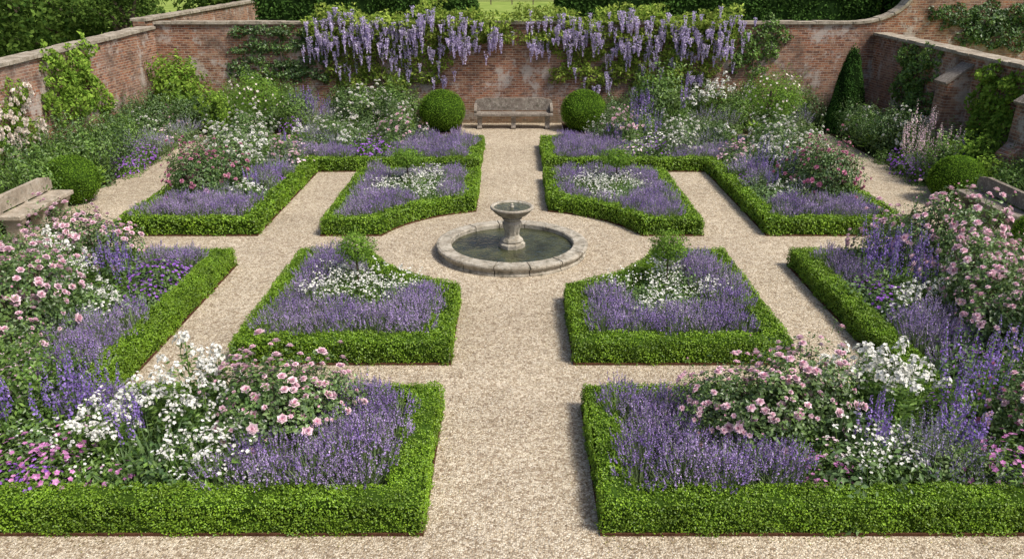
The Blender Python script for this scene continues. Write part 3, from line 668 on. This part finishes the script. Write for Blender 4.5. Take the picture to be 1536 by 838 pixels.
climber('espalier_tree', bk, (0, -1, 0), [(7.6, 2.9, .45, .25), (8.3, 2.95, .4, .3), (8.0, 2.3, .4, .3), (8.6, 2.5, .3, .45), (7.5, 2.1, .3, .4), (8.2, 1.8, .35, .2), (8.5, 3.25, .3, .3), (8.9, 2.9, .3, .3), (7.9, 2.6, .4, .3)], 'green', .10, 300, trunk=[([(8.0, .1, 0), (8.05, .1, 1.6), (8.0, .1, 3.0)], .04)])
climber('wall_climber', lf, (1, 0, 0), [(21.6, 2.2, .8, .6), (22.4, 2.5, .7, .5), (22.1, 1.6, 1.0, .5), (21.2, 2.8, .4, .35), (22.9, 1.9, .5, .5), (23.0, 2.9, .3, .4), (20.9, 1.7, .4, .3), (23.6, 1.4, .4, .4)], 'bright', .12, 230, trunk=[([(22, .1, 0), (22.1, .1, 1.5), (22.3, .1, 2.8)], .04)], thick=.55)
climber('climbing_rose', lf, (1, 0, 0), [(19.0, 1.6, .7, .6), (18.5, 1.1, .7, .5), (19.6, 2.2, .45, .35), (18.2, 2.0, .5, .35), (19.8, 1.2, .6, .45), (17.6, 1.6, .4, .5)], 'bright', .07, 420, 'cream', 42, trunk=[([(19, .1, 0), (19.1, .1, 1.2), (19.3, .1, 2.4)], .03)], fsz=.075)
climber('wall_climber', rt, (-1, 0, 0), [(24.6, 2.0, .9, .7), (24.2, 1.2, .8, .6), (25.2, 2.5, .7, .4), (23.9, 2.6, .5, .35), (25.3, 1.5, .5, .6)], 'green', .10, 300, trunk=[([(24.5, .1, 0), (24.5, .1, 2.8)], .04)], thick=.5)
climber('wall_climber', rt, (-1, 0, 0), [(20.2, 2.0, .75, .55), (20.5, 1.3, .7, .6), (19.7, 1.4, .6, .5), (20.7, 2.5, .5, .3), (19.6, 2.4, .5, .3), (21.0, 1.8, .3, .5)], 'bright', .12, 280, trunk=[([(20.2, .1, 0), (20.2, .1, 2.4)], .04)], thick=.55)
climber('ivy', bk, (0, -1, 0), [(14.6, 3.5, .6, .35), (15.6, 3.4, .8, .5), (16.8, 3.6, .8, .4), (16.2, 2.9, .9, .5), (13.9, 3.6, .3, .2), (17.6, 3.2, .7, .5), (15.2, 3.0, .5, .4)], 'dark', .12, 320)
mb, ms = p_shrub(0, 'bright', .15, 1900, .85, .95); o = mb.obj('fig_tree', ms); o.location = (-11.0, 27.1, .5); tb = MB()
for a in (.3, 2., 4.): tube(tb, [(0, 0, -.5), (math.cos(a)*.2, math.sin(a)*.2, .4), (math.cos(a)*.5, math.sin(a)*.5, 1.1)], [.05, .04, .02], 0)
tb.obj('stem', [M['bark']], parent=o)

# wisteria: billowing foliage on and over the coping, racemes hanging below each billow
mb = MB(); cl = []
x = -6.5
while x < 7.4:
    gap = -.1 < x < .7
    ph = math.sin(x*1.9)+.6*math.sin(x*4.3+1)
    cl.append((x, 3.42+.16*ph+random.uniform(-.08, .12), random.uniform(.32, .58), random.uniform(.18, .36)*(.7 if gap else 1), 1.))
    if not gap and random.random() < .9: cl.append((x+random.uniform(-.2, .2), 3.0+random.uniform(-.2, .12), random.uniform(.32, .52), random.uniform(.2, .32), .8))
    x += random.uniform(.28, .44)
for q in [(-6.0, 2.55, .55, .38), (-5.2, 2.3, .65, .45), (-4.3, 2.45, .6, .38), (-3.6, 2.6, .5, .33), (-2.9, 2.5, .5, .33), (-2.2, 2.6, .5, .33), (-1.5, 2.75, .45, .3), (-.8, 2.85, .4, .22), (1.3, 2.7, .45, .33), (2.1, 2.4, .5, .4), (2.9, 2.5, .5, .38), (3.8, 2.4, .5, .45), (4.6, 2.5, .5, .38), (5.4, 2.3, .5, .45), (6.1, 2.6, .55, .33), (6.8, 2.5, .45, .5),
          (-4.6, 1.75, .6, .38), (-3.9, 1.4, .65, .35), (-5.3, 1.35, .55, .4), (-3.0, 1.6, .6, .3), (-5.9, 1.85, .45, .4), (-2.4, 2.0, .4, .28), (2.2, 1.85, .55, .33), (2.9, 1.45, .55, .3), (3.5, 1.8, .6, .35), (5.6, 1.65, .55, .42), (5.1, 1.25, .55, .35), (6.4, 1.7, .45, .45), (4.4, 1.5, .6, .3), (1.6, 1.6, .4, .25), (-3.4, 2.1, .5, .3), (4.3, 2.0, .4, .3)]:
    cl.append((*q, .45))
for (u, z, ru, rz, top) in cl:
    n = int(580*ru*rz*pi); a = R.uniform(0, 2*pi, n); q = np.sqrt(R.uniform(0, 1, n))*(1+.28*np.sin(a*3+u*5)+.15*np.sin(a*5+u))
    zz = z+np.sin(a)*q*rz
    d = .06+(.62*top)*R.uniform(0, 1, n)*np.clip(1.15-q, .2, 1)
    d = np.where((zz > 3.40), d-R.uniform(0, .5, n), d)
    zz = np.where((d < .03) & (zz < 3.38), 3.38+R.uniform(0, .08, n), zz)
    P = bk(u+np.cos(a)*q*ru, d, zz)
    leaves(mb, P, np.array([0, -.6, .8])+0*P, .14, .055, 0, 1.3, .6)
    nc = (random.choice([1, 2, 2, 2]) if top > .6 else random.choice([1, 1, 2, 2])) if z > 2.2 else (1 if random.random() < .7 else 0)
    if -.1 < u < .7: nc = 0
    for c_ in range(nc):
        cx, cz = u+random.uniform(-.8, .8)*ru, z-rz*random.uniform(-.2, .8)
        for i in range(random.randint(2, 6)):
            bx = cx+random.gauss(0, .18); bd = random.uniform(.2, .62)*(1 if top > .6 else .6); bz = cz+random.gauss(0, .14)
            ln = random.uniform(.20, .55); m = 64
            t_ = R.uniform(0, 1, m)**1.2; an = R.uniform(0, 2*pi, m); rad = .082*(1-t_*.88)*R.uniform(.5, 1, m)
            C = np.stack([bx+np.cos(an)*rad, WY-bd+np.sin(an)*rad, bz-t_*ln], 1); N = np.stack([np.cos(an), np.sin(an), -.2+0*an], 1)
            leaves(mb, C, N, .050, .042, 1, 1., .2)
def wv(x0, x1, z0, z1, n=14): return [(x0+(x1-x0)*i/n+.05*math.sin(i*1.7), WY-.12-.04*math.sin(i*2.1), z0+(z1-z0)*i/n+.06*math.sin(i*1.3)) for i in range(n+1)]
for pth, r in ((wv(-4.2, -4.5, 0, 3.1), .07), (wv(-4.5, 0.2, 3.0, 3.2), .04), (wv(-4.4, -6.5, 2.8, 3.2), .035), (wv(4.8, 4.9, 0, 3.1), .07), (wv(4.9, .3, 3., 3.15), .04), (wv(4.9, 7.2, 2.9, 3.1), .035), (wv(-4.3, -2.6, 1.3, 1.5), .025), (wv(4.8, 2.0, 1.4, 1.6), .025), (wv(-4.3, -1.6, 2.3, 2.6), .02), (wv(4.8, 1.3, 2.3, 2.6), .02)):
    tube(mb, pth, np.linspace(r, r*.5, len(pth)), 2, 7)
mb.obj('wisteria', [M['wleaf'], M['wis'], M['bark']])

# ------------------------------------------------------------------ fountain
f = empty('stone_fountain', (CX, CY, .004))
RO, RI, BH = 1.42, 1.14, .20
nb = 14
for i in range(nb):
    m_ = MB(); a0 = 2*pi*i/nb+.007; a1 = 2*pi*(i+1)/nb-.007; dz = random.uniform(-.007, .007)
    lathe(m_, [(RI, -.02), (RI, BH-.02+dz), (RI+.02, BH+dz), (RO-.05, BH+dz), (RO-.01, BH-.015), (RO, BH-.04), (RO-.01, BH-.075), (RO-.05, BH-.09), (RO-.06, .05), (RO-.03, .03), (RO-.03, -.0), (RI, -.02)], 8, 0, a0, a1)
    m_.obj('rim_stone', [M['stone']], parent=f)
m_ = MB(); lathe(m_, [(RI+.02, .0), (RI+.02, BH-.03), (RO-.08, BH-.03), (RO-.08, .0)], 64, 0); m_.obj('mortar', [M['soil']], parent=f)
m_ = MB(); lathe(m_, [(.001, .105), (RI+.01, .105)], 64, 0); m_.obj('water', [M['water']], parent=f)
m_ = MB()
lathe(m_, [(.25, .0), (.25, .17), (.23, .19), (.20, .20), (.215, .23), (.20, .26), (.155, .29), (.135, .34), (.145, .42), (.175, .52), (.185, .57), (.16, .60), (.14, .615), (.18, .64), (.19, .66), (.16, .675), (.17, .69)], 10, 0)
m_.obj('pedestal', [M['stone']], parent=f, bevel=.004)
m_ = MB()
lathe(m_, [(.001, .68), (.16, .685), (.26, .72), (.335, .78), (.375, .83), (.40, .845), (.405, .875), (.385, .89), (.35, .885), (.33, .85), (.20, .82), (.001, .81)], 56, 0)
m_.obj('bowl', [M['stone']], smooth=True, parent=f)
m_ = MB(); lathe(m_, [(.001, .862), (.338, .862)], 48, 0); m_.obj('bowl_water', [M['water']], parent=f)
m_ = MB(); lathe(m_, [(.04, .82), (.035, .88), (.02, .90), (.028, .92), (.001, .945)], 14, 0); m_.obj('nozzle', [M['stone']], parent=f)

# ------------------------------------------------------------------ benches
def bench(name, loc, rz, L, mat, legs, arms=True, bh=.96):
    e = empty(name, loc, rz); h = L/2
    m_ = MB(); box(m_, -h, h, -.26, .22, .43, .52); o = m_.obj('seat', [mat], parent=e, bevel=.018)
    top = [(-h+.02, .56), (-h+.02, bh-.12), (-h+.08, bh-.05), (-h+.22, bh-.03), (-h+.34, bh)]
    top = top + [(-x, z) for x, z in top[::-1]]
    m_ = MB(); prism(m_, top, .17, .27, 0, 'XZ'); m_.obj('backrest', [mat], parent=e, bevel=.015)
    m_ = MB()
    for x in np.linspace(-h+.15, h-.15, legs): box(m_, x-.06, x+.06, .175, .262, .40, .58)
    m_.obj('back_posts', [mat], parent=e, bevel=.01)
    cons = [(-.22, 0), (-.235, .06), (-.17, .09), (-.13, .18), (-.15, .28), (-.21, .36), (-.23, .428), (.20, .428), (.19, .36), (.14, .28), (.12, .18), (.16, .09), (.22, .06), (.21, 0)]
    for i, x in enumerate(np.linspace(-h+.18, h-.18, legs)):
        m_ = MB(); prism(m_, cons, x-.075, x+.075, 0, 'YZ'); m_.obj('leg_%d' % (i+1), [mat], parent=e, bevel=.012)
    if arms:
        for i, x in enumerate((-h+.05, h-.05)):
            m_ = MB(); prism(m_, [(-.20, .522), (-.23, .60), (-.20, .66), (-.12, .67), (.0, .69), (.17, .80), (.17, .522)], x-.045, x+.045, 0, 'YZ'); m_.obj('arm_%d' % (i+1), [mat], parent=e, bevel=.012)
    return e
bench('stone_bench', (.05, 27.05, .004), 0, 2.6, M['benchstone'], 3)
bench('stone_bench', (-9.72, 16.05, .004), pi/2, 2.05, M['benchwarm'], 3, False, .86)
bench('stone_bench', (9.85, 16.1, .004), -pi/2, 2.05, M['benchstone'], 3, False, .86)

# ------------------------------------------------------------------ beyond the walls
def bighedge(x0, x1, y0, y1, h, dens=160):
    mb = MB(); box(mb, x0+.08, x1-.08, y0+.08, y1-.08, 0, h-.08, 1)
    for (o_, U, V_, N) in (((x0, y0, 0), (x1-x0, 0, 0), (0, 0, h), (0, -1, 0)), ((x0, y0, h), (x1-x0, 0, 0), (0, y1-y0, 0), (0, 0, 1)), ((x0, y0, 0), (0, y1-y0, 0), (0, 0, h), (-1, 0, 0)), ((x1, y0, 0), (0, y1-y0, 0), (0, 0, h), (1, 0, 0)), ((x0, y1, 0), (x1-x0, 0, 0), (0, 0, h), (0, 1, 0))):
        U = np.array(U, float); V_ = np.array(V_, float); n = int(np.linalg.norm(U)*np.linalg.norm(V_)*dens)
        P = np.array(o_)+U*R.uniform(0, 1, (n, 1))+V_*R.uniform(0, 1, (n, 1)); N = np.array(N, float)+np.zeros((n, 3))
        P += N*(.06*np.sin(P[:, :1]*2.3)+.05*np.sin(P[:, 2:]*3.1+P[:, :1])+R.normal(0, .03, (n, 1)))
        leaves(mb, P, N+np.array([0, 0, .3]), .14, .08, 0, 1., .6)
    return mb.obj('yew_hedge', [M['yew'], M['yewcore']])
bighedge(-10.5, -1.55, 35, 37.5, 4.8); bighedge(1.85, 15.0, 35, 37.5, 4.8); bighedge(15.4, 30, 33.5, 36, 5.2, 120)

M['dark2'] = leafmat('tree_leaf', (.035,.075,.016), (.12,.19,.035), .3, .5, .4, .6)
def tree(x, y, H, cr, name, n=9000, L=.28):
    mb = MB(); tube(mb, [(0, 0, 0), (.1, .05, H*.25), (-.05, .1, H*.5), (.1, 0, H*.8)], [.35, .27, .2, .06], 1, 9)
    cs = []
    for i in range(20):
        a = i*2.4; hz = H*random.uniform(.10, .85); q = cr*random.uniform(.45, .85)*math.sin(min(pi*.95, max(.7, pi*hz/H)))
        c = np.array([math.cos(a)*q, math.sin(a)*q, hz+.6]); cs.append(c)
        tube(mb, [(0, 0, hz*.6), c*np.array([.5, .5, 1])*np.array([1, 1, .85]), c], [.12, .08, .03], 1, 6)
    cs.append(np.array([0, 0, H*.9]))
    for c in cs:
        D = unit(rnd(n//len(cs))); rr = (.35+.65*R.uniform(0, 1, len(D))**.5)*lump(D, .2, R.uniform(0, 9), 3.); P = c+D*rr[:, None]*np.array([cr*.42, cr*.42, cr*.33])
        P = P[P[:, 2] > H*.06]; leaves(mb, P, (P-c)+np.array([0, 0, .4]), L, L*.6, 0, 1.2, .6)
    o = mb.obj(name, [M['dark2'], M['bark']]); o.location = (x, y, 0); return o
tree(-18.5, 36, 8, 4.6, 'deciduous_tree', 17000, .22); tree(-24, 41, 9, 5, 'deciduous_tree', 12000, .26); tree(-15.5, 48, 9, 4, 'deciduous_tree', 9000)
tree(-14.6, 32.5, 4.6, 1.7, 'small_tree', 5000, .14)
tree(22, 52, 10, 5, 'deciduous_tree', 8000); tree(-34, 60, 12, 6, 'deciduous_tree', 8000)
bighedge(-24, -14.5, 27.5, 28.6, 1.9, 100)
mb = MB()
for i in range(46):
    x = -150+i*6.6+random.uniform(-2, 2); y = 190+random.uniform(-12, 20); c = np.array([x, y, random.uniform(4, 7)]); n = 420
    D = unit(rnd(n)); P = c+D*lump(D, .2, i, 3.)[:, None]*np.array([5, 4, random.uniform(5, 8)]); P[:, 2] = np.maximum(P[:, 2], .2); leaves(mb, P, D+np.array([0, 0, .3]), 1.5, 1., 0, 1., .5)
    tube(mb, [(x, y, 0), (x, y, 6)], [.4, .2], 1)
mb.obj('distant_trees', [M['dark2'], M['bark']])
mb = MB()
for i in range(21):
    x = -30+i*3.; box(mb, x-.08, x+.08, 122-.08, 122+.08, 0, 1.3)
for z in (.5, .85, 1.15): box(mb, -30, 30, 121.88, 121.92, z-.05, z+.05)
mb.obj('wooden_fence', [M['fence']])

# ------------------------------------------------------------------ light, world, camera
el, az = math.radians(54), math.radians(122)
sd = np.array([math.sin(az)*math.cos(el), math.cos(az)*math.cos(el), math.sin(el)])
ld = bpy.data.lights.new('sun', 'SUN'); ld.energy = 4.0; ld.angle = math.radians(11); ld.color = (1, .95, .87)
lo = bpy.data.objects.new('sun', ld); COL.objects.link(lo); lo.rotation_euler = Vector(-sd).to_track_quat('-Z', 'Y').to_euler(); lo.location = (10, 0, 20)
w = bpy.data.worlds.new("World"); sc.world = w; w.use_nodes = True; nt = w.node_tree
sky = nt.nodes.new('ShaderNodeTexSky'); sky.sky_type = 'NISHITA'; sky.sun_disc = False; sky.sun_elevation = el; sky.sun_rotation = az; sky.dust_density = 4.; sky.air_density = .8
bg = nt.nodes.get('Background'); bg.inputs[1].default_value = .15; nt.links.new(sky.outputs[0], bg.inputs[0])
cd = bpy.data.cameras.new('camera'); cam = bpy.data.objects.new('camera', cd); COL.objects.link(cam)
cam.location = (0, 0, 5.0); cam.rotation_euler = (math.radians(90-20.99), 0, 0); cd.lens = 36*1220/1536; cd.sensor_width = 36; cd.clip_end = 3000; cd.clip_start = .05
sc.camera = cam
sc.view_settings.view_transform = 'Standard'; sc.view_settings.look = 'None'; sc.view_settings.exposure = 0
print('objects', len(bpy.data.objects), 'polys', sum(len(m.polygons) for m in bpy.data.meshes))
